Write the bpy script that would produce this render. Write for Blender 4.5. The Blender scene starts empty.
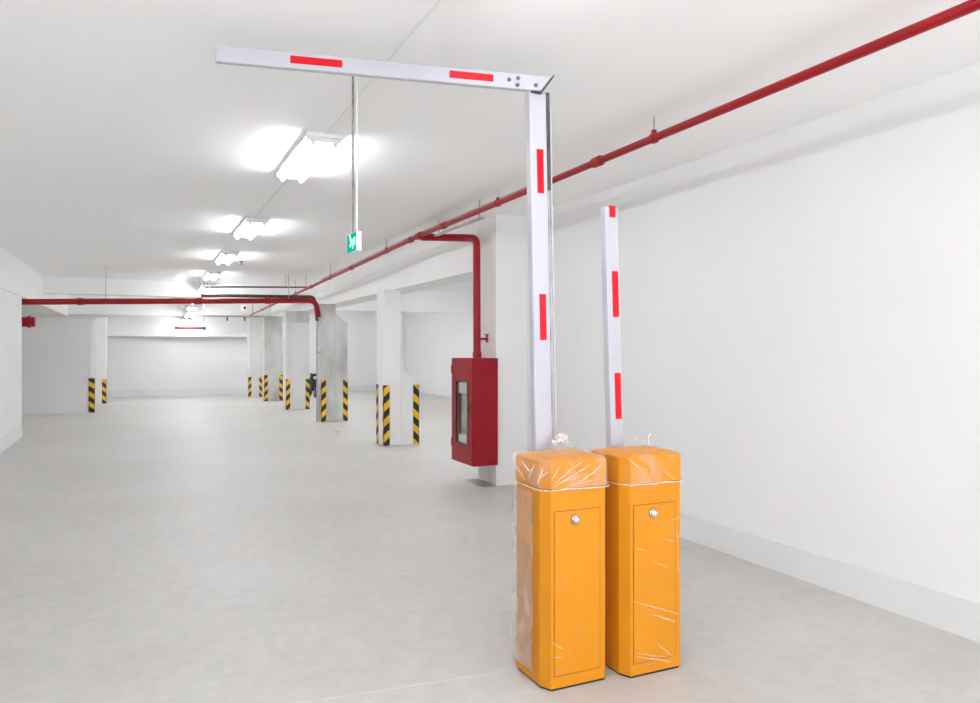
import bpy, bmesh, math, random
from mathutils import Vector, Matrix, noise
random.seed(7)
S = bpy.context.scene
C = S.collection
PI = math.pi

# ------------------------------------------------------------------ camera, world, exposure
YAW = math.atan(347 / 740)
cam_d = bpy.data.cameras.new('camera')
cam_d.sensor_width = 36
cam_d.lens = 740 / 980 * 36
cam_d.shift_y = -3.5 / 980
cam_d.clip_start = 0.05
cam = bpy.data.objects.new('camera', cam_d)
cam.location = (0, 0, 1.5)
cam.rotation_euler = (PI / 2, 0, -YAW)
C.objects.link(cam)
S.camera = cam

w = bpy.data.worlds.new('world'); S.world = w
w.use_nodes = True
w.node_tree.nodes['Background'].inputs[0].default_value = (0.96, 0.985, 1.0, 1)
w.node_tree.nodes['Background'].inputs[1].default_value = 2.15
S.view_settings.view_transform = 'Standard'
S.view_settings.look = 'None'
S.view_settings.exposure = 1.04
S.view_settings.gamma = 1.0
S.view_settings.use_curve_mapping = False
S.cycles.max_bounces = 16
S.cycles.diffuse_bounces = 12
S.cycles.transparent_max_bounces = 16
TUBE_W = 28.5          # emission strength of the fluorescent tubes

# ------------------------------------------------------------------ materials
def principled(name, col, rough=0.6, metal=0.0, spec=0.5):
    m = bpy.data.materials.new(name); m.use_nodes = True
    b = m.node_tree.nodes['Principled BSDF']
    b.inputs['Base Color'].default_value = (*col, 1)
    b.inputs['Roughness'].default_value = rough
    b.inputs['Metallic'].default_value = metal
    b.inputs['Specular IOR Level'].default_value = spec
    return m, m.node_tree, b

def noisy(name, c1, c2, scale=3.0, detail=6, rough=0.7, metal=0.0, bump=0.0, bscale=60, spec=0.4, stretch=None, lo=0.35, hi=0.65):
    m, t, b = principled(name, c1, rough, metal, spec)
    tc = t.nodes.new('ShaderNodeTexCoord')
    src = tc.outputs['Object']
    if stretch:
        mp = t.nodes.new('ShaderNodeMapping'); mp.inputs['Scale'].default_value = stretch
        t.links.new(src, mp.inputs[0]); src = mp.outputs[0]
    n = t.nodes.new('ShaderNodeTexNoise'); n.inputs['Scale'].default_value = scale; n.inputs['Detail'].default_value = detail
    t.links.new(src, n.inputs['Vector'])
    r = t.nodes.new('ShaderNodeValToRGB')
    r.color_ramp.elements[0].position = lo; r.color_ramp.elements[1].position = hi
    r.color_ramp.elements[0].color = (*c1, 1); r.color_ramp.elements[1].color = (*c2, 1)
    t.links.new(n.outputs['Fac'], r.inputs[0]); t.links.new(r.outputs[0], b.inputs['Base Color'])
    if bump:
        n2 = t.nodes.new('ShaderNodeTexNoise'); n2.inputs['Scale'].default_value = bscale; n2.inputs['Detail'].default_value = 4
        t.links.new(tc.outputs['Object'], n2.inputs['Vector'])
        bp = t.nodes.new('ShaderNodeBump'); bp.inputs['Strength'].default_value = bump; bp.inputs['Distance'].default_value = 0.01
        t.links.new(n2.outputs['Fac'], bp.inputs['Height']); t.links.new(bp.outputs[0], b.inputs['Normal'])
    return m

M = {}
M['wall'] = noisy('white_wall_paint', (0.785, 0.785, 0.785), (0.805, 0.805, 0.805), 1.3, 5, 0.75, bump=0.04, bscale=90)
M['skirting'] = noisy('grey_white_skirting_paint', (0.71, 0.71, 0.71), (0.745, 0.745, 0.745), 1.5, 5, 0.6, bump=0.03)
M['ceil'] = noisy('white_ceiling_paint', (0.93, 0.93, 0.927), (0.945, 0.945, 0.942), 0.8, 5, 0.8, bump=0.04, bscale=70)
M['beam'] = noisy('beam_paint', (0.83, 0.83, 0.825), (0.86, 0.86, 0.855), 1.2, 6, 0.75, bump=0.05)
M['partition'] = noisy('grey_partition_paint', (0.74, 0.74, 0.735), (0.77, 0.77, 0.765), 1.0, 4, 0.6)
M['concrete'] = noisy('raw_concrete', (0.36, 0.36, 0.345), (0.58, 0.58, 0.57), 2.2, 8, 0.85, bump=0.12, stretch=(1, 1, 0.6), lo=0.3, hi=0.6)
M['concrete2'] = noisy('pale_concrete', (0.58, 0.58, 0.57), (0.68, 0.68, 0.67), 1.6, 7, 0.8, bump=0.08, stretch=(1, 1, 0.6))

def floor_mat():
    m, t, b = principled('sealed_concrete_floor', (0.6, 0.58, 0.56), 0.5, 0, 0.35)
    tc = t.nodes.new('ShaderNodeTexCoord')
    n1 = t.nodes.new('ShaderNodeTexNoise'); n1.inputs['Scale'].default_value = 0.55; n1.inputs['Detail'].default_value = 7; n1.inputs['Roughness'].default_value = 0.6
    n2 = t.nodes.new('ShaderNodeTexNoise'); n2.inputs['Scale'].default_value = 9; n2.inputs['Detail'].default_value = 9; n2.inputs['Roughness'].default_value = 0.7
    t.links.new(tc.outputs['Object'], n1.inputs[0]); t.links.new(tc.outputs['Object'], n2.inputs[0])
    r1 = t.nodes.new('ShaderNodeValToRGB'); r1.color_ramp.elements[0].position = .35; r1.color_ramp.elements[1].position = .65
    r1.color_ramp.elements[0].color = (0.50, 0.485, 0.47, 1); r1.color_ramp.elements[1].color = (0.565, 0.553, 0.54, 1)
    t.links.new(n1.outputs['Fac'], r1.inputs[0])
    r2 = t.nodes.new('ShaderNodeValToRGB'); r2.color_ramp.elements[0].position = .3; r2.color_ramp.elements[1].position = .7
    r2.color_ramp.elements[0].color = (0.88, 0.88, 0.88, 1); r2.color_ramp.elements[1].color = (1.04, 1.04, 1.04, 1)
    t.links.new(n2.outputs['Fac'], r2.inputs[0])
    mx = t.nodes.new('ShaderNodeMix'); mx.data_type = 'RGBA'; mx.blend_type = 'MULTIPLY'; mx.inputs[0].default_value = 1
    t.links.new(r1.outputs[0], mx.inputs[6]); t.links.new(r2.outputs[0], mx.inputs[7])
    t.links.new(mx.outputs[2], b.inputs['Base Color'])
    rr = t.nodes.new('ShaderNodeMapRange'); rr.inputs[3].default_value = 0.42; rr.inputs[4].default_value = 0.6
    t.links.new(n1.outputs['Fac'], rr.inputs[0]); t.links.new(rr.outputs[0], b.inputs['Roughness'])
    bp = t.nodes.new('ShaderNodeBump'); bp.inputs['Strength'].default_value = 0.06; bp.inputs['Distance'].default_value = 0.01
    t.links.new(n2.outputs['Fac'], bp.inputs['Height']); t.links.new(bp.outputs[0], b.inputs['Normal'])
    return m
M['floor'] = floor_mat()
M['joint'] = noisy('floor_joint', (0.545, 0.533, 0.52), (0.595, 0.583, 0.57), 8, 6, 0.7)
M['orange'] = noisy('orange_powder_coat', (0.615, 0.235, 0.005), (0.64, 0.245, 0.007), 4, 4, 0.42, spec=0.3, bump=0.015, bscale=400)
M['black'] = principled('black_rubber', (0.018, 0.018, 0.018), 0.6)[0]
M['gap'] = principled('gap_shade', (0.22, 0.085, 0.008), 0.8)[0]  # darkened orange, paints the shade in the lid and door gaps
M['chrome'] = principled('chrome', (0.82, 0.82, 0.83), 0.14, 1.0)[0]
M['steel'] = noisy('galvanised_steel', (0.38, 0.37, 0.36), (0.5, 0.49, 0.48), 12, 4, 0.45, 0.7)
M['darksteel'] = noisy('dark_steel', (0.06, 0.055, 0.055), (0.11, 0.1, 0.1), 15, 3, 0.5, 0.3)
M['boltsteel'] = principled('dull_bolt_steel', (0.16, 0.16, 0.165), 0.55, 0.4)[0]
M['rod'] = noisy('weathered_rod', (0.22, 0.21, 0.2), (0.36, 0.35, 0.33), 30, 4, 0.55, 0.2)
M['boom'] = noisy('white_boom_coat', (0.465, 0.467, 0.525), (0.48, 0.482, 0.54), 2, 2, 0.45, spec=0.3)
M['redfilm'] = noisy('red_reflective_film', (0.60, 0.003, 0.012), (0.64, 0.004, 0.016), 40, 2, 0.4, spec=0.25)
M['redpipe'] = noisy('red_pipe_paint', (0.27, 0.004, 0.008), (0.32, 0.006, 0.012), 3, 5, 0.4, spec=0.3)
M['redcab'] = noisy('red_cabinet_enamel', (0.26, 0.004, 0.012), (0.29, 0.006, 0.016), 2.5, 5, 0.4, spec=0.25)
M['yellow'] = noisy('hazard_yellow', (0.80, 0.45, 0.012), (0.84, 0.48, 0.02), 8, 4, 0.5)
M['white'] = noisy('white_plastic', (0.82, 0.82, 0.82), (0.86, 0.86, 0.86), 5, 3, 0.4)
M['hose'] = noisy('canvas_hose', (0.55, 0.54, 0.5), (0.75, 0.74, 0.7), 10, 4, 0.8)
M['inside'] = principled('cabinet_interior', (0.5, 0.49, 0.48), 0.6)[0]

def emit_mat(name, col, s):
    m = bpy.data.materials.new(name); m.use_nodes = True
    t = m.node_tree; t.nodes.clear()
    e = t.nodes.new('ShaderNodeEmission'); o = t.nodes.new('ShaderNodeOutputMaterial')
    e.inputs[0].default_value = (*col, 1); e.inputs[1].default_value = s
    t.links.new(e.outputs[0], o.inputs[0]); return m
M['tube'] = emit_mat('fluorescent_tube_glow', (0.965, 0.985, 1.0), TUBE_W)
M['signgreen'] = emit_mat('sign_green_glow', (0.0, 0.30, 0.155), 0.9)
M['signwhite'] = emit_mat('sign_white_glow', (0.35, 1.0, 0.8), 1.1)

def glass_mat():
    m = bpy.data.materials.new('window_glass'); m.use_nodes = True
    t = m.node_tree; t.nodes.clear()
    o = t.nodes.new('ShaderNodeOutputMaterial'); mx = t.nodes.new('ShaderNodeMixShader')
    tr = t.nodes.new('ShaderNodeBsdfTransparent'); gl = t.nodes.new('ShaderNodeBsdfGlossy'); gl.inputs['Roughness'].default_value = 0.05
    tr.inputs[0].default_value = (0.9, 0.93, 0.92, 1)
    mx.inputs[0].default_value = 0.10
    t.links.new(tr.outputs[0], mx.inputs[1]); t.links.new(gl.outputs[0], mx.inputs[2])
    t.links.new(mx.outputs[0], o.inputs[0]); return m
M['glass'] = glass_mat()

def film_mat(name, lo, hi, scale, stretch, rlo=0.45, rhi=0.72):
    """clear packing film: mostly see-through, milky where it is crinkled"""
    m = bpy.data.materials.new(name); m.use_nodes = True
    t = m.node_tree; b = t.nodes['Principled BSDF']
    b.inputs['Base Color'].default_value = (0.86, 0.85, 0.84, 1); b.inputs['Roughness'].default_value = 0.16
    tc = t.nodes.new('ShaderNodeTexCoord'); mp = t.nodes.new('ShaderNodeMapping'); mp.inputs['Scale'].default_value = stretch
    mp.inputs['Rotation'].default_value = (0.3, 0.5, 0.4)
    n = t.nodes.new('ShaderNodeTexNoise'); n.inputs['Scale'].default_value = scale; n.inputs['Detail'].default_value = 5; n.inputs['Distortion'].default_value = 0.8
    t.links.new(tc.outputs['Object'], mp.inputs[0]); t.links.new(mp.outputs[0], n.inputs[0])
    r = t.nodes.new('ShaderNodeMapRange'); r.inputs[1].default_value = rlo; r.inputs[2].default_value = rhi; r.inputs[3].default_value = lo; r.inputs[4].default_value = hi
    t.links.new(n.outputs['Fac'], r.inputs[0]); t.links.new(r.outputs[0], b.inputs['Alpha'])
    bp = t.nodes.new('ShaderNodeBump'); bp.inputs['Strength'].default_value = 0.5; bp.inputs['Distance'].default_value = 0.012
    t.links.new(n.outputs['Fac'], bp.inputs['Height']); t.links.new(bp.outputs[0], b.inputs['Normal'])
    return m
M['film'] = film_mat('clear_packing_film', 0.0, 0.10, 20, (1, 1, 0.8), 0.58, 0.8)
M['film2'] = film_mat('clear_packing_film_loose', 0.0, 0.07, 12, (1, 1, 2.2), 0.56, 0.8)
M['filmlid'] = film_mat('bunched_film_over_lid', 0.03, 0.27, 9, (1.6, 1.6, 0.7), 0.42, 0.72)
M['filmlid2'] = film_mat('film_over_lid', 0.01, 0.22, 9, (1.4, 1.4, 0.9), 0.46, 0.75)
M['filmknot'] = film_mat('bunched_packing_film', 0.55, 0.95, 40, (1, 1, 1), 0.35, 0.65)
M['crease'] = film_mat('film_fold', 0.4, 0.95, 60, (1, 1, 1), 0.35, 0.65)

# ------------------------------------------------------------------ mesh helpers
def box(bm, x0, x1, y0, y1, z0, z1):
    vs = [bm.verts.new(p) for p in ((x0, y0, z0), (x1, y0, z0), (x1, y1, z0), (x0, y1, z0), (x0, y0, z1), (x1, y0, z1), (x1, y1, z1), (x0, y1, z1))]
    for f in ((0, 3, 2, 1), (4, 5, 6, 7), (0, 1, 5, 4), (1, 2, 6, 5), (2, 3, 7, 6), (3, 0, 4, 7)):
        bm.faces.new([vs[i] for i in f])
    return vs

def prism(bm, pts, a, b, axis='z'):
    """extrude a 2-D outline between a and b along an axis"""
    def P(u, v, t):
        return {'z': (u, v, t), 'y': (u, t, v), 'x': (t, u, v)}[axis]
    lo = [bm.verts.new(P(u, v, a)) for u, v in pts]; hi = [bm.verts.new(P(u, v, b)) for u, v in pts]
    n = len(pts)
    bm.faces.new(lo[::-1]); bm.faces.new(hi)
    for i in range(n):
        bm.faces.new((lo[i], lo[(i + 1) % n], hi[(i + 1) % n], hi[i]))

def arc_path(pts, r, seg=6):
    """polyline with rounded corners"""
    pts = [Vector(p) for p in pts]; out = [pts[0]]
    for i in range(1, len(pts) - 1):
        a = (pts[i - 1] - pts[i]); b = (pts[i + 1] - pts[i])
        rr = min(r, a.length * .49, b.length * .49)
        a = a.normalized() * rr; b = b.normalized() * rr
        p0 = pts[i] + a; p2 = pts[i] + b
        for k in range(seg + 1):
            t = k / seg
            out.append(p0 * (1 - t) ** 2 + pts[i] * 2 * t * (1 - t) + p2 * t * t)
    out.append(pts[-1]); return out

def tube(bm, pts, r, n=12, caps=True):
    pts = [Vector(p) for p in pts]; rings = []
    up = None
    for i, p in enumerate(pts):
        d = (pts[min(i + 1, len(pts) - 1)] - pts[max(i - 1, 0)]).normalized()
        if up is None:
            up = Vector((0, 0, 1)) if abs(d.z) < .9 else Vector((1, 0, 0))
        x = d.cross(up).normalized(); up = x.cross(d).normalized()
        rr = r[i] if isinstance(r, (list, tuple)) else r
        rings.append([bm.verts.new(p + (x * math.cos(a) + up * math.sin(a)) * rr) for a in (2 * PI * k / n for k in range(n))])
    for A, B in zip(rings, rings[1:]):
        for k in range(n):
            bm.faces.new((A[k], A[(k + 1) % n], B[(k + 1) % n], B[k]))
    if caps:
        bm.faces.new(rings[0][::-1]); bm.faces.new(rings[-1])

def lathe(bm, prof, o, axis, n=16):
    """revolve (radius, height) profile around axis at o"""
    axis = Vector(axis).normalized(); o = Vector(o)
    u = axis.orthogonal().normalized(); v = axis.cross(u)
    rings = []
    for r, h in prof:
        if r < 1e-6:
            rings.append([bm.verts.new(o + axis * h)])
        else:
            rings.append([bm.verts.new(o + axis * h + (u * math.cos(a) + v * math.sin(a)) * r) for a in (2 * PI * k / n for k in range(n))])
    for A, B in zip(rings, rings[1:]):
        for k in range(n):
            a = [A[k % len(A)], A[(k + 1) % len(A)], B[(k + 1) % len(B)], B[k % len(B)]]
            f = []
            for q in a:
                if q not in f: f.append(q)
            if len(f) > 2: bm.faces.new(f)

def obj(name, bm, mat, parent=None, bevel=0, smooth=False, seg=2):
    bmesh.ops.recalc_face_normals(bm, faces=bm.faces[:])
    if bevel:
        bmesh.ops.bevel(bm, geom=[e for e in bm.edges if len(e.link_faces) == 2 and e.calc_face_angle(0) > 0.5], offset=bevel, segments=seg, affect='EDGES', profile=0.5)
    me = bpy.data.meshes.new(name); bm.to_mesh(me); bm.free()
    me.materials.append(M[mat] if isinstance(mat, str) else mat)
    if smooth:
        for p in me.polygons: p.use_smooth = True
        try: me.set_sharp_from_angle(angle=math.radians(40))
        except Exception: pass
    o = bpy.data.objects.new(name, me); C.objects.link(o)
    if parent: o.parent = parent
    return o

def B(*boxes):
    bm = bmesh.new()
    for b in boxes: box(bm, *b)
    return bm

def tag(o, label, cat, group=None):
    o['label'] = label; o['category'] = cat
    if group: o['group'] = group
    return o

def thing(name, label, cat, loc=(0, 0, 0), group=None):
    o = bpy.data.objects.new(name, None); C.objects.link(o); o.location = loc; o.empty_display_size = 0.1
    return tag(o, label, cat, group)

def struct(name, bm, mat, label=None, **k):
    o = obj(name, bm, mat, **k); o['kind'] = 'structure'
    if label: o['label'] = label
    return o

def tubeobj(name, pts, r, mat, parent=None, n=12, rad=None):
    bm = bmesh.new(); tube(bm, arc_path(pts, rad) if rad else pts, r, n)
    return obj(name, bm, mat, parent, smooth=True)

def copy_tree(o, parent=None, loc=None):
    c = o.copy(); C.objects.link(c); c.parent = parent
    if loc is not None: c.location = loc
    for ch in list(o.children): copy_tree(ch, c)
    return c

# ------------------------------------------------------------------ the setting
CEIL = 2.95
XR = 3.86            # near right wall face
XL = -1.85           # left wall face
YF = 25.3            # far end wall
Y0 = -3.2            # unseen aisle end behind the camera, left open to let in fill light
XB = 8.5             # side wall of the parking bays on the right
XA = -9.0            # side wall of the area on the left

struct('floor', B((XA - .2, XB + .2, Y0, YF + .2, -.15, 0)), 'floor', 'pale grey sealed concrete garage floor')
struct('ceiling', B((XA - .2, XB + .2, Y0, YF + .2, CEIL, CEIL + .2)), 'ceil', 'flat white painted concrete ceiling')
struct('wall_right', B((XR, XR + .2, Y0, 7.255, 0, CEIL)), 'wall', 'long plain white wall beside the yellow barriers')
struct('wall_left', B((XL - .2, XL, Y0, 14.64, 0, 2.36)), 'wall', 'white wall on the far side of the drive lane')
struct('wall_back', B((XA, XB + .2, YF, YF + .2, 0, CEIL)), 'wall', 'white end wall of the garage')
struct('wall_bay', B((XB, XB + .2, 7.3, YF, 0, CEIL)), 'wall', 'white wall closing the parking bays')
struct('wall_bay_near', B((XR + .2, XB + .2, 7.0, 7.3, 0, CEIL)), 'wall', 'white wall behind the red fire cabinet pier')
struct('wall_area', B((XA - .2, XA, 14.3, YF, 0, CEIL)), 'wall', 'white side wall of the left parking area')
struct('wall_area_near', B((XA, XL - .2, 14.3, 14.5, 0, CEIL)), 'wall', 'white wall turning off behind the left wall')
struct('wall_pier', B((3.474, XR, 7.255, 7.725, 0, CEIL)), 'wall', 'white wall pier carrying the red fire cabinet')
struct('wall_partition', B((-4.6, -1.10, 19.45, 19.62, 0, 2.16)), 'partition', 'grey low partition beyond the left wall end')
struct('baseboard_right', B((XR - .006, XR, Y0, 7.25, 0, .2)), 'skirting', 'light grey painted skirting band')
struct('baseboard_left', B((XL, XL + .006, Y0, 14.64, 0, .2)), 'skirting', 'light grey painted skirting band')
struct('baseboard_back', B((XA, XB, YF - .006, YF, 0, .2)), 'skirting')
# beams
for bx, lab in (((XL - .75, XL + .02, Y0, 23.0, 2.36, CEIL), 'white ceiling beam above the left wall'),
                ((3.50, 3.95, 7.725, YF, 2.40, CEIL), 'white ceiling beam running over the column row'),
                ((XL + .02, 3.50, 17.45, 17.8, 2.62, CEIL), 'white cross beam behind the red cross pipe'),
                ((XL + .02, 3.50, 23.0, 23.35, 2.42, CEIL), 'white cross beam before the end wall'),
                ((XA, XL - .75, 17.45, 17.8, 2.40, CEIL), 'white cross beam over the left parking area'),
                ((-1.0, 3.3, 25.0, YF, 1.86, CEIL), 'white raised band along the top of the end wall'),  # raised pale band across the end wall
                ((3.95, XB, 17.45, 17.8, 2.40, CEIL), 'white cross beam over the parking bays')):
    struct('ceiling_beam', B(bx), 'beam', lab)
# floor joint in front of the barriers
bm = bmesh.new(); prism(bm, [(-1.8, 3.40), (1.55, 3.074), (1.55, 3.086), (-1.8, 3.415)], 0.0, 0.0008)
struct('trim_1', bm, 'joint', 'pale joint line across the floor')

# ------------------------------------------------------------------ columns with hazard guards
def stripe_poly(w, h, v0, band, rise):
    """slanted band in (u,v), clipped to 0..h"""
    P = [(0, v0), (w, v0 + rise), (w, v0 + rise + band), (0, v0 + band)]
    def clip(P, keep, cut):
        out = []
        for i in range(len(P)):
            a, b = P[i], P[(i + 1) % len(P)]
            if keep(a): out.append(a)
            if keep(a) != keep(b):
                t = (cut - a[1]) / (b[1] - a[1]); out.append((a[0] + (b[0] - a[0]) * t, cut))
        return out
    P = clip(P, lambda p: p[1] >= 0, 0) if P else P
    if P: P = clip(P, lambda p: p[1] <= h, h)
    return P if len(P) > 2 else None

def guard(parent, x, y, sx, h, wf=.09, ws=.045, phase=0.0, period=.235):
    """L-shaped rubber corner guard; (x,y) is the column corner facing -Y, sx=-1 left corner, +1 right corner"""
    t = .007
    xi = x - sx * wf
    b = B((min(x + sx * t, xi), max(x + sx * t, xi), y - t, y, 0.004, h),
          (min(x, x + sx * t), max(x, x + sx * t), y, y + ws, 0.004, h))
    g = obj('corner_guard', b, 'black', parent)
    band = period * .5; rise = .085
    n = int(h / period) + 2
    for k in range(-1, n):
        v0 = phase * period + k * period
        p = stripe_poly(wf, h - .004, v0, band, rise)
        if p:   # the stripes climb away from the corner's outer edge
            bm = bmesh.new()
            pts = [(x - sx * u, .004 + v) for u, v in p]
            prism(bm, pts, y - t - .003, y - t, 'y'); obj('stripe', bm, 'yellow', g)
        p = stripe_poly(ws, h - .004, v0 - rise * .2, band, -rise)
        if p:
            bm = bmesh.new()
            xs = x + sx * t
            prism(bm, [(y + u, .004 + v) for u, v in p], min(xs, xs + sx * .003), max(xs, xs + sx * .003), 'x')
            obj('stripe', bm, 'yellow', g)
    return g

def column(label, x0, x1, y0, y1, h, shaft_mat, gh, fin=None, left=True, right=True, wf=.09, phase=(0, 0), cap=None, rear=False):
    t = thing('column', label, 'column', (0, 0, 0), 'striped columns along the drive lane')
    obj('shaft', B((x0, x1, y0, y1, 0, h)), shaft_mat, t, bevel=.008, seg=1)
    xr = x1
    if fin:   # (outer x, z where the slope leaves the shaft, z where it reaches the outer face)
        xo, za, zb = fin
        bm = bmesh.new(); prism(bm, [(x1, 0), (xo, 0), (xo, zb), (x1, za)], y0 + .002, y1 - .002, 'y')
        obj('buttress', bm, shaft_mat, t); xr = xo
    if cap:
        obj('rough_top', B((x0 - .004, x1 + .004, y0 - .004, y1, cap, h)), 'concrete', t)
    if left: guard(t, x0, y0, -1, gh, wf, phase=phase[0])
    if rear:   # strip on the far edge of the lane-side face
        g = obj('corner_guard', B((x0 - .007, x0, y1 - .1, y1, .004, gh)), 'black', t)
        for k in range(-1, 5):
            p = stripe_poly(.1, gh - .004, .06 + k * .235, .117, -.08)
            if p:
                bm = bmesh.new(); prism(bm, [(y1 - .1 + u, .004 + v) for u, v in p], x0 - .010, x0 - .007, 'x'); obj('stripe', bm, 'yellow', g)
    if right: guard(t, xr, y0, 1, gh, wf, phase=phase[1])
    return t

column('white column with a short low buttress, nearest the red fire cabinet', 3.34, 3.614, 10.945, 11.34, 2.399, 'wall', .93, (3.90, 1.19, .955), phase=(.2, .55), rear=True)
column('stained bare concrete column with a tall sloping buttress', 3.27, 3.565, 15.0, 15.45, 2.399, 'concrete', .855, (3.80, 2.19, 2.01), phase=(.3, .3))
column('wide white column with a rough grey concrete top', 3.14, 3.69, 18.3, 18.75, 2.399, 'concrete2', .74, phase=(.4, .1), cap=2.12)
column('bare grey concrete column between the wide white column and the end wall', 3.08, 3.575, 21.45, 21.9, 2.399, 'concrete', .74, phase=(.1, .4))
column('slim pale column closest to the white end wall', 2.91, 3.30, 23.5, 23.9, 2.399, 'concrete2', .62, phase=(.5, .2), wf=.08)
column('narrow white pillar with a single striped edge behind the grey partition', -1.16, -.90, 22.45, 22.8, 2.339, 'beam', .66, phase=(.4, .2), left=False, wf=.1)
pt = thing('partition_post', 'slim grey end post of the low partition with striped guard', 'post', (0, 0, 0))
obj('shaft', B((-1.10, -1.02, 19.43, 19.64, 0, 2.16)), 'beam', pt)
guard(pt, -1.02, 19.43, 1, .80, .12, phase=.3)

# ------------------------------------------------------------------ barrier gates
def outline(wd, dp, cx=.027, cy=.055):
    return [(cx, 0), (wd - cx, 0), (wd, cy), (wd, dp), (0, dp), (0, cy)]

def scaled(pts, s, wd, dp):
    return [((x - wd / 2) * s + wd / 2, (y - dp / 2) * s + dp / 2) for x, y in pts]

def loft(bm, rings, close=True):
    R = [[bm.verts.new(p) for p in r] for r in rings]
    n = len(R[0])
    for A, Bq in zip(R, R[1:]):
        for k in range(n):
            bm.faces.new((A[k], A[(k + 1) % n], Bq[(k + 1) % n], Bq[k]))
    if close:
        bm.faces.new(R[0][::-1]); bm.faces.new(R[-1])

WD, DP = .335, .28
def gate(label, x, y):
    g = thing('barrier_gate', label, 'barrier gate', (x, y, 0), 'orange barrier gates')
    O = outline(WD, DP)
    bm = bmesh.new(); prism(bm, scaled(O, .965, WD, DP), 0.0, .010); obj('plinth', bm, 'black', g)
    bm = bmesh.new(); prism(bm, O, .009, .878); obj('cabinet_body', bm, 'orange', g, bevel=.004)
    bm = bmesh.new()
    rings = []
    for s, z in ((1.012, .882), (1.012, 1.0), (.985, 1.005), (.93, 1.009), (.8, 1.014), (.5, 1.020), (.2, 1.022)):
        rings.append([(px, py, z) for px, py in scaled(O, s, WD, DP)])
    loft(bm, rings); obj('lid', bm, 'orange', g)
    bm = bmesh.new(); prism(bm, scaled(O, .99, WD, DP), .876, .884); obj('lid_seam_shade', bm, 'gap', g)
    x0, x1, z0, z1 = .043, .277, .065, .782
    obj('door_gap_shade', B((x0 - .003, x1 + .003, -.0012, .004, z0 - .003, z1 + .003)), 'gap', g)
    d = obj('door', B((x0, x1, -.004, .003, z0, z1)), 'orange', g, bevel=.0015, seg=1)
    bm = bmesh.new(); lathe(bm, [(0, 0), (.0235, 0), (.0235, .003), (0, .003)], (.148, -.004, .742), (0, -1, 0), 20); obj('lock_ring', bm, 'darksteel', d)
    bm = bmesh.new(); lathe(bm, [(.021, 0.002), (.021, .005), (.018, .007), (.0165, .014), (.013, .019), (.007, .0215), (0, .022)], (.148, -.004, .742), (0, -1, 0), 20)
    lk = obj('lock', bm, 'chrome', d, smooth=True)
    return g

def boom_local(parent, xc, yf, z0, z1, lean, wd, th, name='boom'):
    """tapered box tube leaning slightly; origin left at world numbers relative to the gate"""
    bm = bmesh.new()
    def xs(z): return xc - lean * (z - z0)
    box(bm, 0, 1, 0, 1, 0, 1)
    for v in bm.verts:
        z = z0 if v.co.z < .5 else z1
        v.co = Vector((xs(z) + (v.co.x - .5) * wd, yf + v.co.y * th, z))
    o = obj(name, bm, 'boom', parent, bevel=.006)
    return o, xs

# --- the gate with the folded arm
GX, GY = 1.583, 2.806
gl = gate('orange barrier cabinet whose tall white boom folds into a long level arm', GX, GY)
yb = 3.13 - GY
bo, xs = boom_local(gl, 1.762 - GX, yb, .80, 2.735, .0205, .092, .05)
for za, zb in ((2.247, 2.459), (1.539, 1.761)):
    zc = (za + zb) / 2
    bm = B((-.018, .018, yb - .0018, yb + .001, -(zb - za) / 2, (zb - za) / 2))
    bmesh.ops.rotate(bm, cent=(0, 0, 0), matrix=Matrix.Rotation(-.0205, 3, 'Y'), verts=bm.verts[:])
    bmesh.ops.translate(bm, vec=(xs(zc) + .006, 0, zc), verts=bm.verts[:])
    obj('reflective_sticker', bm, 'redfilm', bo)
# mounting hub on the back of the cabinet
bm = bmesh.new(); lathe(bm, [(0, 0), (.055, 0), (.055, .02), (.04, .032), (.04, .05)], (.19, DP - .002, .86), (0, 1, 0), 20)
obj('boom_hub', bm, 'darksteel', gl, smooth=True)
# dark strip standing in for shade on the boom's upper right edge, then rods
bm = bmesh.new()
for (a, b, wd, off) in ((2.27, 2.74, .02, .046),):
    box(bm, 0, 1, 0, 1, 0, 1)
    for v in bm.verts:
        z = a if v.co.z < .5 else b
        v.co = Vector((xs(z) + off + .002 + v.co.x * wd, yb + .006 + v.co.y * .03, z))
obj('boom_edge_shade', bm, 'darksteel', bo)
tubeobj('linkage_rod', [(xs(1.06) + .062, yb + .02, 1.06), (xs(2.27) + .06, yb + .02, 2.27)], .0042, 'steel', bo, 8)
tubeobj('guide_rod', [(xs(1.06) + .073, yb + .012, 1.06), (xs(2.71) + .0735, yb + .012, 2.71)], .0045, 'boom', bo, 8)
# folded arm: box tube in its own frame, mitred at the hinge
HA = Vector((1.775 - GX, 3.088 - GY, 2.765)); HB = Vector((.291 - GX, 3.508 - GY, 2.816))
ax = (HB - HA).normalized(); L = (HB - HA).length
ny = Vector((0, 0, 1)).cross(ax).normalized()          # horizontal normal
if ny.y > 0: ny = -ny
uz = ax.cross(ny).normalized()
if uz.z < 0: uz = -uz
def armP(s, v, n): return HA + ax * s + uz * v + ny * n
def armbox(s0, s1, v0, v1, n0, n1, mit=0):
    bm = bmesh.new(); box(bm, 0, 1, 0, 1, 0, 1)
    for q in bm.verts:
        v = v1 if q.co.z > .5 else v0
        s = s1 if q.co.x > .5 else s0 + (mit if q.co.z < .5 else 0)
        n = n1 if q.co.y > .5 else n0
        q.co = armP(s, v, n)
    return bm
arm = obj('folding_arm', armbox(0, L, -.037, .037, -.034, 0, .052), 'boom', gl, bevel=.005)
def arm_s(pxX): return (1.775 - pxX) / (1.775 - .291) * L
for xa, xb in ((.604, .827), (1.301, 1.502)):
    obj('reflective_sticker', armbox(arm_s(xb), arm_s(xa), -.014, .020, -.001, .0018), 'redfilm', arm)
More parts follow.
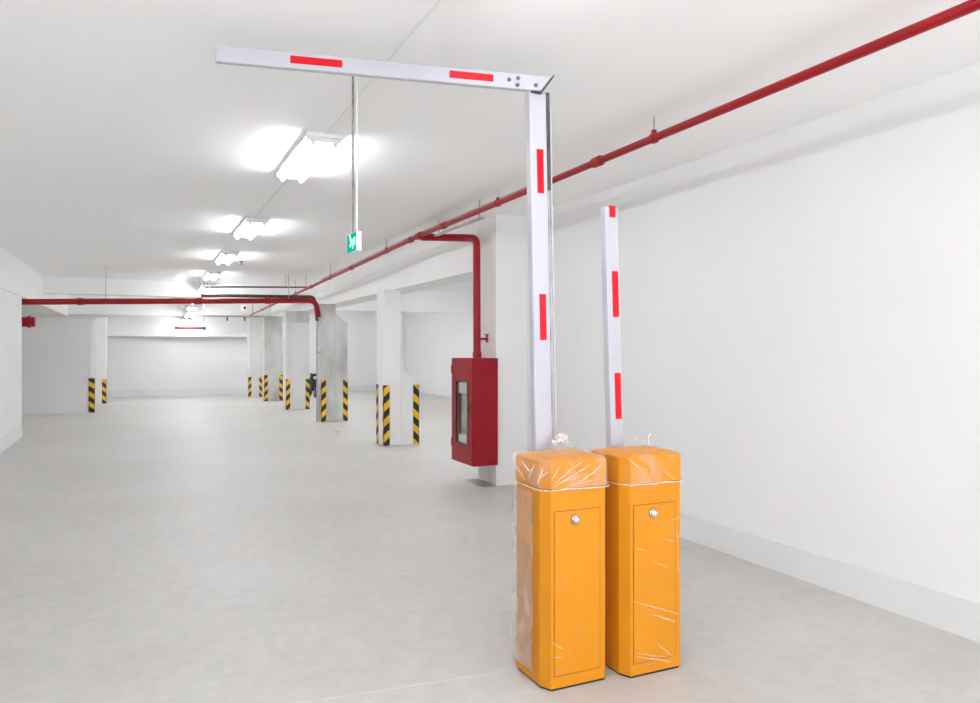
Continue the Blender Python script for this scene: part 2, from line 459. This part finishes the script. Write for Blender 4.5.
for xp, v in ((1.575, .003), (1.617, .014), (1.615, -.019), (1.700, -.012)):
    c = armP(arm_s(xp), v, 0); bm = bmesh.new()
    lathe(bm, [(.011, 0), (.011, .0025), (.0075, .0026), (.0075, .008), (.003, .010), (0, .010)], c, ny, 6)
    obj('bolt', bm, 'boltsteel', arm)
# hinge plate along the mitre
bm = bmesh.new(); box(bm, 0, 1, 0, 1, 0, 1)
for q in bm.verts:
    t = q.co.x; base = armP(-.008 + (1 - t) * .060, -.040 + t * .086, 0)
    q.co = base + ny * (.004 - .058 * q.co.y) + (ax * -.7 + uz * -.7).normalized() * (.006 * q.co.z)
obj('hinge_plate', bm, 'black', gl)
obj('hinge_leaf', armbox(.050, .098, -.044, -.038, -.05, .002), 'darksteel', gl)

# --- the gate with the plain boom
HX, HY = 1.974, 2.765
gr = gate('orange barrier cabinet wrapped in clear film with one short upright boom', HX, HY)
yb2 = 3.09 - HY
bo2, xs2 = boom_local(gr, 2.163 - HX, yb2, .80, 2.207, .031, .078, .048)
for za, zb, dx in ((2.154, 2.2085, .004), (1.655, 1.885, .010), (1.144, 1.375, .010)):
    zc = (za + zb) / 2
    bm = B((-.018, .018, yb2 - .0018, yb2 + .001, -(zb - za) / 2, (zb - za) / 2))
    bmesh.ops.rotate(bm, cent=(0, 0, 0), matrix=Matrix.Rotation(-.031, 3, 'Y'), verts=bm.verts[:])
    bmesh.ops.translate(bm, vec=(xs2(zc) + dx, 0, zc), verts=bm.verts[:])
    obj('reflective_sticker', bm, 'redfilm', bo2)
obj('end_cap', B((xs2(2.207) - .014, xs2(2.207) + .026, yb2 - .002, yb2 + .046, 2.2065, 2.2105)), 'redfilm', bo2)
bm = bmesh.new(); lathe(bm, [(0, 0), (.055, 0), (.055, .02), (.04, .032), (.04, .05)], (.19, DP - .002, .86), (0, 1, 0), 20)
obj('boom_hub', bm, 'darksteel', gr, smooth=True)

# --- clear film wrapped round the two cabinets
def film(gate_obj, gx, gy, zlo, mat, seed, amp, open_top, knot=None, creases=(), bandz=.88):
    O = outline(WD, DP)
    def sample(s):      # point on outline at arclength fraction, with outward normal
        n = len(O); segs = []
        for i in range(n):
            a = Vector(O[i]); b = Vector(O[(i + 1) % n]); segs.append((a, b, (b - a).length))
        tot = sum(q[2] for q in segs); d = s * tot
        for a, b, l in segs:
            if d <= l: return a.lerp(b, d / l)
            d -= l
        return Vector(O[0])
    nu, nv = 120, 64
    ctr = Vector((WD / 2, DP / 2))
    zs = [zlo + (1.012 - zlo) * k / nv for k in range(nv + 1)]
    rings = []
    for z in zs:
        r = []
        for i in range(nu):
            p = sample(i / nu); out = (p - ctr); out.normalize()
            nz = noise.noise(Vector((p.x * 16 + seed, p.y * 16, z * 9))) * amp + noise.noise(Vector((p.x * 50, p.y * 50 + seed, z * 26 + z * p.x * 60))) * amp * .55
            off = .0095 + max(nz, -.0035)
            off += .006 * math.exp(-((z - bandz) / .008) ** 2)
            if knot and z > bandz: off += .010 * max(0, 1 - 4 * p.x / WD) * (1 - abs(z - .93) / .09)
            r.append((p.x + out.x * off, p.y + out.y * off, z))
        rings.append(r)
    for s, dz in ((.985, .003), (.9, .007), (.75, .011), (.5, .016), (.25, .018)):
        r = []
        for i in range(nu):
            p = sample(i / nu); q = ctr + (p - ctr) * s * 1.04
            nz = abs(noise.noise(Vector((q.x * 18 + seed, q.y * 18, 3)))) * amp * 1.2
            r.append((q.x, q.y, 1.012 + dz + nz))
        rings.append(r)
    bm = bmesh.new(); loft(bm, rings, close=False)
    t = obj('plastic_wrap', bm, mat, gate_obj, smooth=True)
    # gathered band at the lid seam
    bm = bmesh.new()
    pts = []
    for i in range(nu + 1):
        p = sample((i % nu) / nu); out = (p - ctr).normalized()
        wz = noise.noise(Vector((p.x * 9, p.y * 9, seed))) * .006
        pts.append((p.x + out.x * .0165, p.y + out.y * .0165, bandz + wz))
    tube(bm, pts, [.0016 + .0022 * abs(noise.noise(Vector((i * .13, seed, 1)))) for i in range(nu + 1)], 5, caps=False)
    obj('gathered_band', bm, 'crease', t, smooth=True)
    for (xa, za), (xb, zb), wdt in creases:
        bm = bmesh.new(); k = 9; a = Vector((xa - gx, -.014, za)); b = Vector((xb - gx, -.014, zb))
        pp = [a.lerp(b, i / k) + Vector((0, random.uniform(-.001, .001), random.uniform(-.0025, .0025))) for i in range(k + 1)]
        tube(bm, pp, [wdt * (.25 + .75 * math.sin(PI * min(max(i / k, .08), .92))) * random.uniform(.6, 1.1) for i in range(k + 1)], 5)
        obj('fold', bm, 'crease', t, smooth=True)
    if knot:
        for kx, ky, kz, kr in knot:
            bm = bmesh.new(); bmesh.ops.create_icosphere(bm, subdivisions=4, radius=1)
            for v in bm.verts:
                d = v.co.normalized()
                f = 1 + .55 * noise.noise(d * 3.1 + Vector((seed, 0, kx * 30))) + .3 * noise.noise(d * 8 + Vector((0, seed, 0)))
                v.co = Vector((kx, ky, kz)) + Vector((d.x * 1.25, d.y, d.z * .9)) * kr * f
            obj('knot', bm, 'filmknot', t, smooth=True)
    t.data.materials.append(M['filmlid' if knot else 'filmlid2'])
    for p in t.data.polygons:
        if p.center.z > bandz: p.material_index = 1
    t['label'] = 'crinkled clear plastic film'
    return t

fl = film(gl, GX, GY, .03, 'film', 1.7, .010, False,
     knot=((.235, .262, 1.068, .022), (.262, .275, 1.045, .012), (.20, .27, 1.046, .013)),
     creases=(((1.617, .898), (1.803, .98), .0028), ((1.607, .932), (1.643, .977), .0022), ((1.663, .915), (1.74, .931), .0015), ((1.602, .224), (1.663, .183), .0013),
              ((1.70, .90), (1.86, .915), .0013), ((1.68, .955), (1.76, .995), .0016), ((1.62, .91), (1.70, .965), .002), ((1.74, .905), (1.84, .955), .0018), ((1.80, .93), (1.87, .985), .0015), ((1.607, .157), (1.65, .148), .0012)))
M['flap'] = film_mat('milky_loose_film', .22, .55, 8, (1, 1, 0.5), .3, .7)
M['flap'].node_tree.nodes['Principled BSDF'].inputs['Base Color'].default_value = (.56, .54, .50, 1)
M['flap'].node_tree.nodes['Principled BSDF'].inputs['Roughness'].default_value = .35
rings = []
for k in range(41):
    z = .06 + .80 * k / 40; r = []
    for i in range(13):
        y = .085 + .20 * i / 12
        r.append((-.020 + .006 * noise.noise(Vector((y * 14, z * 7, 2.2))) + .003 * noise.noise(Vector((y * 40, z * 25, 5))), y, z))
    rings.append(r)
bm = bmesh.new(); RR = [[bm.verts.new(p) for p in r] for r in rings]
for A, Bq in zip(RR, RR[1:]):
    for k in range(12): bm.faces.new((A[k], A[k + 1], Bq[k + 1], Bq[k]))
obj('loose_flap', bm, 'flap', fl, smooth=True)
# folds on the left flank of the bag
for a, b in (((-.015, .07, .99), (-.013, .14, .91)), ((-.015, .20, .985), (-.013, .10, .93)), ((-.014, .25, .95), (-.014, .16, .90)), ((.012, .032, .985), (-.008, .06, .90)), ((.03, .004, .97), (.0, .045, .93))):
    pp = [Vector(a).lerp(Vector(b), i / 6) + Vector((random.uniform(-.002, .001), 0, 0)) for i in range(7)]
    bm = bmesh.new(); tube(bm, pp, [.0008, .0022, .003, .003, .0026, .002, .0008], 5); obj('fold', bm, 'crease', fl, smooth=True)
fr = film(gr, HX, HY, .03, 'film2', 5.1, .006, True,
     creases=(((2.004, .355), (2.283, .253), .0018), ((2.116, .279), (2.242, .227), .002), ((2.133, .147), (2.231, .065), .0018), ((2.015, .108), (2.213, .045), .0018), ((2.02, .118), (2.19, .072), .0012),
              ((1.975, 1.004), (2.06, .937), .0026), ((2.071, .893), (2.144, .866), .0016), ((2.173, .934), (2.242, .887), .002), ((2.219, .697), (2.266, .712), .0014), ((2.116, .523), (2.196, .485), .0012), ((2.03, .59), (2.08, .575), .0012),
              ((2.245, .66), (2.258, .60), .0016), ((2.255, .52), (2.27, .44), .0012), ((2.16, .62), (2.25, .60), .001)))
# loose curl of film standing on the lid
cp = []
for i in range(19):
    a = PI * 1.25 * i / 18
    cp.append((.262 + .022 * math.cos(a - .5), .20 - .003 * i, 1.05 + .026 * math.sin(a - .2) + .004 * math.sin(i)))
tubeobj('curl', cp, .0028, 'crease', fr, 6)
cp = [(.20 + .012 * i, .21, 1.05 + .010 * math.sin(i * 1.1)) for i in range(6)]
tubeobj('curl', cp, .002, 'crease', fr, 6)

# ------------------------------------------------------------------ red fire cabinet on the pier
hc = thing('fire_hose_cabinet', 'red steel fire hose cabinet with a glazed door on the white pier', 'fire cabinet', (0, 0, 0))
hx0, hx1, hy0, hy1, hz0, hz1 = 3.185, 3.473, 7.205, 7.78, .235, 1.39
s = .012
obj('cabinet_body', B((hx0, hx1, hy0, hy0 + s, hz0, hz1), (hx0, hx1, hy1 - s, hy1, hz0, hz1), (hx0, hx1, hy0 + s, hy1 - s, hz1 - s, hz1),
                      (hx0, hx1, hy0 + s, hy1 - s, hz0, hz0 + s), (hx1 - s, hx1, hy0 + s, hy1 - s, hz0 + s, hz1 - s)), 'redcab', hc)
obj('lining', B((hx1 - s - .006, hx1 - s, hy0 + s, hy1 - s, hz0 + s, hz1 - s)), 'inside', hc)
wy0, wy1, wz0, wz1 = 7.335, 7.655, .455, 1.135
dx0, dx1 = hx0 - .018, hx0 - .001
dr = obj('door', B((dx0, dx1, hy0 + .004, wy0, hz0 + .006, hz1 - .006), (dx0, dx1, wy1, hy1 - .004, hz0 + .006, hz1 - .006),
                   (dx0, dx1, wy0, wy1, hz0 + .006, wz0), (dx0, dx1, wy0, wy1, wz1, hz1 - .006)), 'redcab', hc)
q = .014
obj('window_bezel', B((dx0 - .004, dx0, wy0 - q, wy0 + .002, wz0 - q, wz1 + q), (dx0 - .004, dx0, wy1 - .002, wy1 + q, wz0 - q, wz1 + q),
                      (dx0 - .004, dx0, wy0, wy1, wz0 - q, wz0 + .002), (dx0 - .004, dx0, wy0, wy1, wz1 - .002, wz1 + q)), 'darksteel', dr)
obj('pane', B((dx0 + .005, dx0 + .009, wy0, wy1, wz0, wz1)), 'glass', dr)
obj('handle', B((dx0 - .022, dx0, 7.27, 7.295, .80, .90)), 'darksteel', dr, bevel=.003)
for z in (.40, 1.22): obj('hinge', B((dx0 - .007, dx0 + .005, hy1 - .012, hy1 + .002, z, z + .09)), 'redcab', dr)
obj('latch_plate', B((dx0 - .003, dx0, 7.262, 7.303, .76, .94)), 'redpipe', dr)
# hose coil and fittings behind the glass
bm = bmesh.new()
for r in (.05, .085, .12):
    tube(bm, [(3.33, 7.49 + r * math.cos(a), .80 + r * math.sin(a)) for a in [2 * PI * k / 24 for k in range(25)]], .022, 8, caps=False)
obj('hose_coil', bm, 'hose', hc, smooth=True)
obj('pale_backplate', B((hx0 + .07, hx0 + .08, 7.30, 7.70, .40, 1.2)), 'hose', hc)  # pale plate added close behind the glass to lighten the window
for y in (7.38, 7.45, 7.52): obj('pale_strip', B((hx0 + .02, hx0 + .068, y, y + .05, .62, .98)), 'hose', hc, bevel=.01)  # pale strips added in front of the plate, also to lighten the window
obj('instruction_label', B((hx0 + .004, hx0 + .008, 7.40, 7.62, .46, .55)), 'white', hc)
obj('notice_card', B((hx0 + .004, hx0 + .008, 7.36, 7.62, 1.0, 1.12)), 'white', hc)
tubeobj('nozzle', [(3.30, 7.56, .50), (3.30, 7.56, .60), (3.30, 7.56, .76)], [.03, .02, .014], 'chrome', hc, 10)
bm = bmesh.new(); lathe(bm, [(0, -.05), (.035, -.05), (.035, .0), (.055, .002), (.055, .02), (.02, .03), (0, .03)], (3.33, 7.45, 1.12), (-1, 0, 0), 14)
obj('landing_valve', bm, 'chrome', hc, smooth=True)

# ------------------------------------------------------------------ pipes
def PZ(y): return 2.80 + (8.1 - y) * .0035 if y < 8.1 else 2.80 - (y - 8.1) * .0215
mp = thing('sprinkler_main', 'long red sprinkler main slung under the ceiling along the right wall', 'pipe', (2.9, 0, 0))
tubeobj('pipe_run', [(0, Y0, PZ(Y0)), (0, 8.1, PZ(8.1)), (0, 24.6, PZ(24.6))], .025, 'redpipe', mp, 16)
for y in (1.3, 4.4, 7.35, 8.42, 11.2, 14.2, 17.9, 20.6):
    bm = bmesh.new(); lathe(bm, [(.028, -.05), (.036, -.045), (.036, .045), (.028, .05)], (0, y, PZ(y)), (0, 1, 0), 16)
    obj('coupling', bm, 'redpipe', mp, smooth=True)
for y in (.2, 3.763, 6.02, 9.4, 12.6, 15.8, 19.2, 22.4):
    z = PZ(y)
    top = CEIL
    h = obj('hanger', B((-.012, .012, y - .012, y + .012, z + .03, z + .052)), 'redpipe', mp)
    bm = bmesh.new(); lathe(bm, [(.029, -.014), (.033, -.014), (.033, .014), (.029, .014)], (0, y, z), (0, 1, 0), 16); obj('clamp', bm, 'redpipe', h, smooth=True)
    tubeobj('rod', [(0, y, z + .05), (0, y, top - .001)], .005, 'steel', h, 8)
# branch to the fire cabinet
YBR = 8.02
br = tubeobj('branch_pipe', [(2.925, 8.1, 2.785), (3.30, 7.62, 2.735), (3.34, 7.47, 2.71), (3.34, 7.46, 1.392)], .042, 'redpipe', None, 16, rad=.16)
br['label'] = 'red branch elbowing down into the fire cabinet'
bm = bmesh.new(); lathe(bm, [(.043, -.035), (.05, -.03), (.05, .03), (.043, .035)], (3.34, 7.46, 1.425), (0, 0, 1), 16); obj('flange', bm, 'redpipe', br, smooth=True)
v = tubeobj('drain_valve', [(3.35, 7.44, 1.60), (3.43, 7.36, 1.60)], .013, 'redpipe', br, 10)
tubeobj('valve_outlet', [(3.418, 7.372, 1.56), (3.418, 7.372, 1.645)], .013, 'redpipe', br, 10)
tubeobj('valve_wheel', [(3.418, 7.372, 1.645), (3.418, 7.372, 1.655)], .028, 'darksteel', br, 12)
bm = bmesh.new(); lathe(bm, [(.029, -.07), (.042, -.06), (.042, .06), (.029, .07)], (2.9, 8.1, PZ(8.1)), (0, 1, 0), 16); obj('tee_fitting', bm, 'redpipe', br, smooth=True)
br.parent = mp; br.location = (-2.9, 0, 0)
# steel conduit shadowing the main
tag(tubeobj('cable_conduit', [(2.955, 5.3, 2.862), (2.955, 8.6, 2.85), (2.95, 13.5, 2.75)], .014, 'steel', None, 10), 'thin grey steel conduit running just behind the red sprinkler main', 'conduit')
tag(obj('cable_tray', B((2.94, 2.99, 6.5, 7.75, 2.752, 2.764)), 'steel'), 'short grey metal tray hung beneath the red sprinkler main', 'cable tray')
for y in (6.6, 7.7): obj('tray_strap', B((2.978, 2.99, y, y + .012, 2.764, CEIL)), 'steel', bpy.data.objects['cable_tray'])

# red cross pipe in front of the cross beam
cp_ = thing('cross_pipe', 'dark red pipe crossing the lane below the ceiling beam', 'pipe', (0, 0, 0))
CY = 14.9
def CZ(x): return 2.291 + (x + 1.9) * .0315
tubeobj('pipe_run', [(-2.02, CY, CZ(-2.02)), (3.13, CY, CZ(3.13)), (3.19, CY + .02, 2.12)], .052, 'redpipe', cp_, 14, rad=.14)
for x in (-1.0, .95, 2.2):
    bm = bmesh.new(); lathe(bm, [(.053, -.06), (.062, -.055), (.062, .055), (.053, .06)], (x, CY, CZ(x)), (1, 0, .0315), 14); obj('coupling', bm, 'redpipe', cp_, smooth=True)
for x in (-.6, .97, 2.6):
    tubeobj('hanger_rod', [(x, CY, CZ(x) + .04), (x, CY, CEIL - .001)], .007, 'steel', cp_, 6)
t = thing('drain_pipe', 'blackish pipe behind the red cross pipe that drops beside the stained column', 'pipe')
tubeobj('pipe_run', [(1.0, 15.08, 2.50), (3.14, 15.08, 2.535), (3.20, 15.09, 2.05)], .032, 'darksteel', t, 12, rad=.1)
tubeobj('added_drop', [(3.20, 15.09, 2.06), (3.20, 15.09, 0.0)], .017, 'steel', t, 10)  # run added to the floor, stands in for dark shading on the column edge
for z in (.5, 1.4): obj('wall_clip', B((3.19, 3.27, 15.08, 15.10, z, z + .03)), 'steel', t)
t = thing('electrical_conduit', 'thin dark conduit hung just below the ceiling above the cross pipes', 'conduit')
tubeobj('conduit_run', [(1.02, 14.95, 2.655), (3.0, 14.95, 2.715)], .016, 'darksteel', t, 8)
for x in (1.1, 2.55, 2.95): tubeobj('hanger_rod', [(x, 14.95, 2.66 + (x - 1.02) * .03), (x, 14.95, CEIL - .001)], .006, 'steel', t, 6)
# stub at the end of the left wall
t = thing('pipe_stub', 'thick red pipe stub with a dark flange past the left wall end', 'pipe')
tubeobj('pipe_run', [(-4.2, 17.6, 2.03), (-2.12, 17.6, 2.03)], .10, 'redpipe', t, 16)
bm = bmesh.new(); lathe(bm, [(0, 0), (.125, 0), (.125, .05), (.1, .05), (.1, .13), (0, .14)], (-2.12, 17.6, 2.03), (1, 0, 0), 18); obj('flange', bm, 'redpipe', t, smooth=True)
tubeobj('hanger_rod', [(-2.6, 17.6, 2.12), (-2.6, 17.6, 2.399)], .01, 'steel', t, 6)

# red hanging fitting and thin pipes over the far end
t = thing('hanging_red_bar', 'small red bar hung level on a rod before the end wall', 'pipe')
tubeobj('bar', [(.73, 20, 1.998), (1.415, 20, 2.005)], .028, 'redpipe', t, 10)
for x in (.74, 1.405):
    bm = bmesh.new(); lathe(bm, [(0, -.03), (.04, -.03), (.04, .03), (0, .03)], (x, 20, 2.0), (1, 0, 0), 10); obj('end_socket', bm, 'darksteel', t, smooth=True)
for x in (.9, 1.39): tubeobj('hanger_rod', [(x, 20, 2.02), (x, 20, CEIL - .001)], .006, 'steel', t, 6)
t = thing('branch_line', 'thin grey sprinkler branch line past the cross beam', 'pipe')
tubeobj('pipe_run', [(.95, 21.0, 2.36), (3.0, 21.0, 2.36)], .022, 'steel', t, 8)
for x in (2.05, 2.5): tubeobj('sprinkler_drop', [(x, 21.0, 2.37), (x, 21.0, 2.23)], .02, 'darksteel', t, 8)
for x in (1.1, 2.7): tubeobj('hanger_rod', [(x, 21.0, 2.37), (x, 21.0, CEIL - .001)], .007, 'steel', t, 6)
t = thing('security_camera', 'small white security camera on a drop pole past the cross pipe', 'camera')
obj('housing', B((1.95, 2.03, 16.75, 17.0, 2.31, 2.43)), 'white', t, bevel=.015)
tubeobj('pole', [(1.99, 16.88, 2.43), (1.99, 16.88, CEIL - .001)], .010, 'white', t, 8)
bm = bmesh.new(); lathe(bm, [(0, 0), (.03, 0), (.03, .02), (0, .025)], (1.99, 16.752, 2.37), (0, -1, 0), 12); obj('lens', bm, 'black', t, smooth=True)
t = thing('wall_speaker', 'white box with a black horn fixed beside the bare concrete column', 'speaker')
obj('box', B((3.43, 3.51, 20.0, 20.1, 2.12, 2.399)), 'white', t, bevel=.008)
tubeobj('horn', [(3.47, 20.0, 2.08), (3.47, 20.05, 2.0), (3.47, 20.0, 1.92)], [.03, .05, .03], 'black', t, 10)
tubeobj('horn_bracket', [(3.47, 20.05, 2.13), (3.47, 20.04, 2.04)], .012, 'darksteel', t, 6)

# ------------------------------------------------------------------ ceiling lamps
def lamp_fixture():
    f = thing('ceiling_light', '', 'light')
    obj('tray', B((-.125, .125, -.64, .64, -.03, 0)), 'white', f, bevel=.006)
    for sy in (-.60, .60): obj('end_arm', B((-.115, .115, sy - .015, sy + .015, -.055, -.03)), 'white', f)
    for sx in (-.075, .075):
        tb = tubeobj('tube', [(sx, -.58, -.062), (sx, .58, -.062)], .017, 'tube', f, 8)
        for sy in (-.60, .60): obj('socket', B((sx - .014, sx + .014, sy - .018, sy + .018, -.082, -.055)), 'white', f)
    return f
proto = lamp_fixture()
first = True
def put_lamp(x, y, z, label, rz=0, rods=False, group='twin tube ceiling lights'):
    global first
    o = proto if first else copy_tree(proto)
    first = False
    o.location = (x, y, z); o.rotation_euler.z = rz; o['label'] = label; o['group'] = group
    if rods:
        for sy in (-.4, .4):
            r = tubeobj('hanger_rod', [(0, sy, 0), (0, sy, CEIL - z - .001)], .005, 'steel', o, 6)
    return o
lab = ['twin tube ceiling light closest to the folding barrier arm',
       'second twin tube ceiling light from the folding barrier arm',
       'third twin tube ceiling light from the folding barrier arm',
       'twin tube ceiling light just before the red cross pipe']
for (x, y), l in zip(((1.11, 5.62), (1.15, 9.18), (1.19, 12.3), (1.22, 15.45)), lab): put_lamp(x, y, CEIL - .001, l)
far_lab = ['hung twin tube light just before the plain cross beam', 'hung twin tube light just past the plain cross beam',
           'hung twin tube light over the small red bar', 'hung twin tube light under the last cross beam', 'hung twin tube light closest to the end wall']
for (y, z), l in zip(((16.75, 2.77), (19.4, 2.68), (21.2, 2.60), (22.3, 2.45), (24.35, 2.38)), far_lab):
    put_lamp(1.2, y, z, l, rods=True, group='hung lights beyond the cross pipe')
for y in (2.0, -1.6): put_lamp(1.08, y, CEIL - .001, 'twin tube ceiling light over the lane on the door side of the barriers', group='lane lights outside the picture')
for y in (9.0, 11.2, 13.4, 15.6, 19.0, 21.2, 23.6): put_lamp(5.2, y, CEIL - .001, 'unseen twin tube ceiling light over the parking bays', group='parking bay lights')  # hidden by the beam; lamp count raised to brighten the bays
for y in (16.0, 21.5): put_lamp(-5.2, y, CEIL - .001, 'twin tube ceiling light over the left parking area', group='left area lights')
tag(tubeobj('ceiling_wire', [(1.115, 1.0, CEIL - .006), (1.12, 9.2, CEIL - .006)], .003, 'skirting', None, 6), 'thin grey wire clipped to the ceiling along the lights', 'wire')

# sprinkler head
t = thing('fire_sprinkler', 'tiny dark sprinkler head poking from the white ceiling', 'sprinkler', (1.479, 12.93, CEIL))
bm = bmesh.new(); lathe(bm, [(.04, 0), (.04, -.012), (.016, -.014), (.014, -.05), (0, -.05)], (0, 0, 0), (0, 0, 1), 12); obj('body', bm, 'darksteel', t, smooth=True)
bm = bmesh.new(); lathe(bm, [(0, -.06), (.03, -.06), (.03, -.064), (0, -.064)], (0, 0, 0), (0, 0, 1), 12); obj('deflector', bm, 'darksteel', t)

# ------------------------------------------------------------------ exit sign on its drop rod
t = thing('exit_sign', 'small lit green exit sign hanging on a long thin rod', 'sign', (.95, 3.66, 1.98))
obj('housing', B((0, .026, -.085, .085, 0, .098)), 'white', t, bevel=.002, seg=1)
fc = obj('face_panel', B((-.002, .0, -.082, .082, .004, .094)), 'signgreen', t)
def signpoly(pts, name='pictogram'):
    bm = bmesh.new(); prism(bm, pts, -.0035, -.002, 'x'); return obj(name, bm, 'signwhite', fc)
pg = [(.02, .082), (.03, .075), (.012, .05), (.03, .035), (.024, .028), (.0, .044), (-.02, .014), (-.032, .018), (-.014, .05), (-.036, .052), (-.036, .062), (-.005, .066)]
signpoly([(y * 1.2, z) for y, z in pg])
signpoly([(.028 + .011 * math.cos(a), .084 + .008 * math.sin(a)) for a in [2 * PI * k / 10 for k in range(10)]])
signpoly([(-.07, .03), (-.045, .03), (-.045, .07), (-.07, .07)])
tubeobj('drop_rod', [(.013, .03, .097), (.013, .03, CEIL - 1.98 - .001)], .0055, 'rod', t, 10)
tubeobj('power_lead', [(.02, -.02, .097), (.02, -.02, CEIL - 1.98 - .001)], .0045, 'white', t, 6)
bm = bmesh.new(); lathe(bm, [(.02, 0), (.02, -.02), (.01, -.03), (0, -.03)], (.013, .03, CEIL - 1.98), (0, 0, 1), 14); obj('ceiling_rose', bm, 'steel', t, smooth=True)

# ------------------------------------------------------------------ floor grate, litter, scooter
t = thing('floor_grate', 'grey metal drain grate in the floor below the red fire cabinet', 'grate', (3.40, 7.49, 0))
obj('frame', B((-.085, -.07, -.24, .24, .0, .008), (.055, .07, -.24, .24, .0, .008), (-.07, .055, -.24, -.225, .0, .008), (-.07, .055, .225, .24, 0, .008)), 'steel', t)
obj('sump', B((-.07, .055, -.225, .225, .0005, .002)), 'darksteel', t)
for k in range(14):
    y = -.21 + k * .032
    obj('bar', B((-.07, .055, y - .006, y + .006, .002, .007)), 'steel', t)
bm = bmesh.new(); bmesh.ops.create_grid(bm, x_segments=6, y_segments=4, size=.5)
for v in bm.verts:
    v.co = Vector((v.co.x * .16, v.co.y * .09, .012 + .010 * noise.noise(v.co * 5)))
o = obj('paper_scrap', bm, 'white'); o.location = (3.23, 13.44, 0); o.rotation_euler.z = .4
md = o.modifiers.new('thickness', 'SOLIDIFY'); md.thickness = .002
tag(o, 'crumpled white paper scrap on the floor near the stained column', 'paper')

t = thing('scooter', 'black motor scooter parked between the columns in the bays', 'scooter', (4.72, 22.9, 0)); t.scale = (.72, .72, .72)
for y in (-.6, .6):
    bm = bmesh.new(); lathe(bm, [(.12, -.05), (.2, -.055), (.235, -.03), (.235, .03), (.2, .055), (.12, .05)], (0, y, .236), (1, 0, 0), 20); obj('tyre', bm, 'black', t, smooth=True)
    bm = bmesh.new(); lathe(bm, [(0, -.035), (.125, -.04), (.125, .04), (0, .035)], (0, y, .236), (1, 0, 0), 16); obj('wheel_hub', bm, 'steel', t, smooth=True)
bm = bmesh.new(); prism(bm, [(-.42, .28), (.1, .24), (.75, .42), (.82, .66), (.62, .72), (.1, .68), (0, .38), (-.3, .36)], -.13, .13, 'x'); obj('body', bm, 'black', t, bevel=.03)
bm = bmesh.new(); prism(bm, [(-.5, .32), (-.38, .3), (-.30, .95), (-.40, 1.0)], -.17, .17, 'x'); obj('front_shield', bm, 'black', t, bevel=.02)
bm = bmesh.new(); prism(bm, [(.05, .70), (.75, .73), (.78, .80), (.08, .78)], -.12, .12, 'x'); obj('seat', bm, 'darksteel', t, bevel=.02)
tubeobj('handlebar', [(-.33, -.30, 1.02), (0, -.37, .98), (.33, -.30, 1.02)], .018, 'darksteel', t, 8)
for sx in (-1, 1):
    m_ = tubeobj('mirror_stem', [(sx * .22, -.34, 1.0), (sx * .28, -.36, 1.18)], .007, 'darksteel', t, 6)
    bm = bmesh.new(); lathe(bm, [(0, -.01), (.05, -.01), (.05, .01), (0, .01)], (sx * .28, -.36, 1.22), (0, 1, 0), 14); obj('mirror', bm, 'darksteel', m_, smooth=True)
bm = bmesh.new(); lathe(bm, [(0, .03), (.06, .02), (.075, 0), (0, 0)], (0, -.47, .82), (0, -1, 0), 16); obj('headlamp', bm, 'chrome', t, smooth=True)
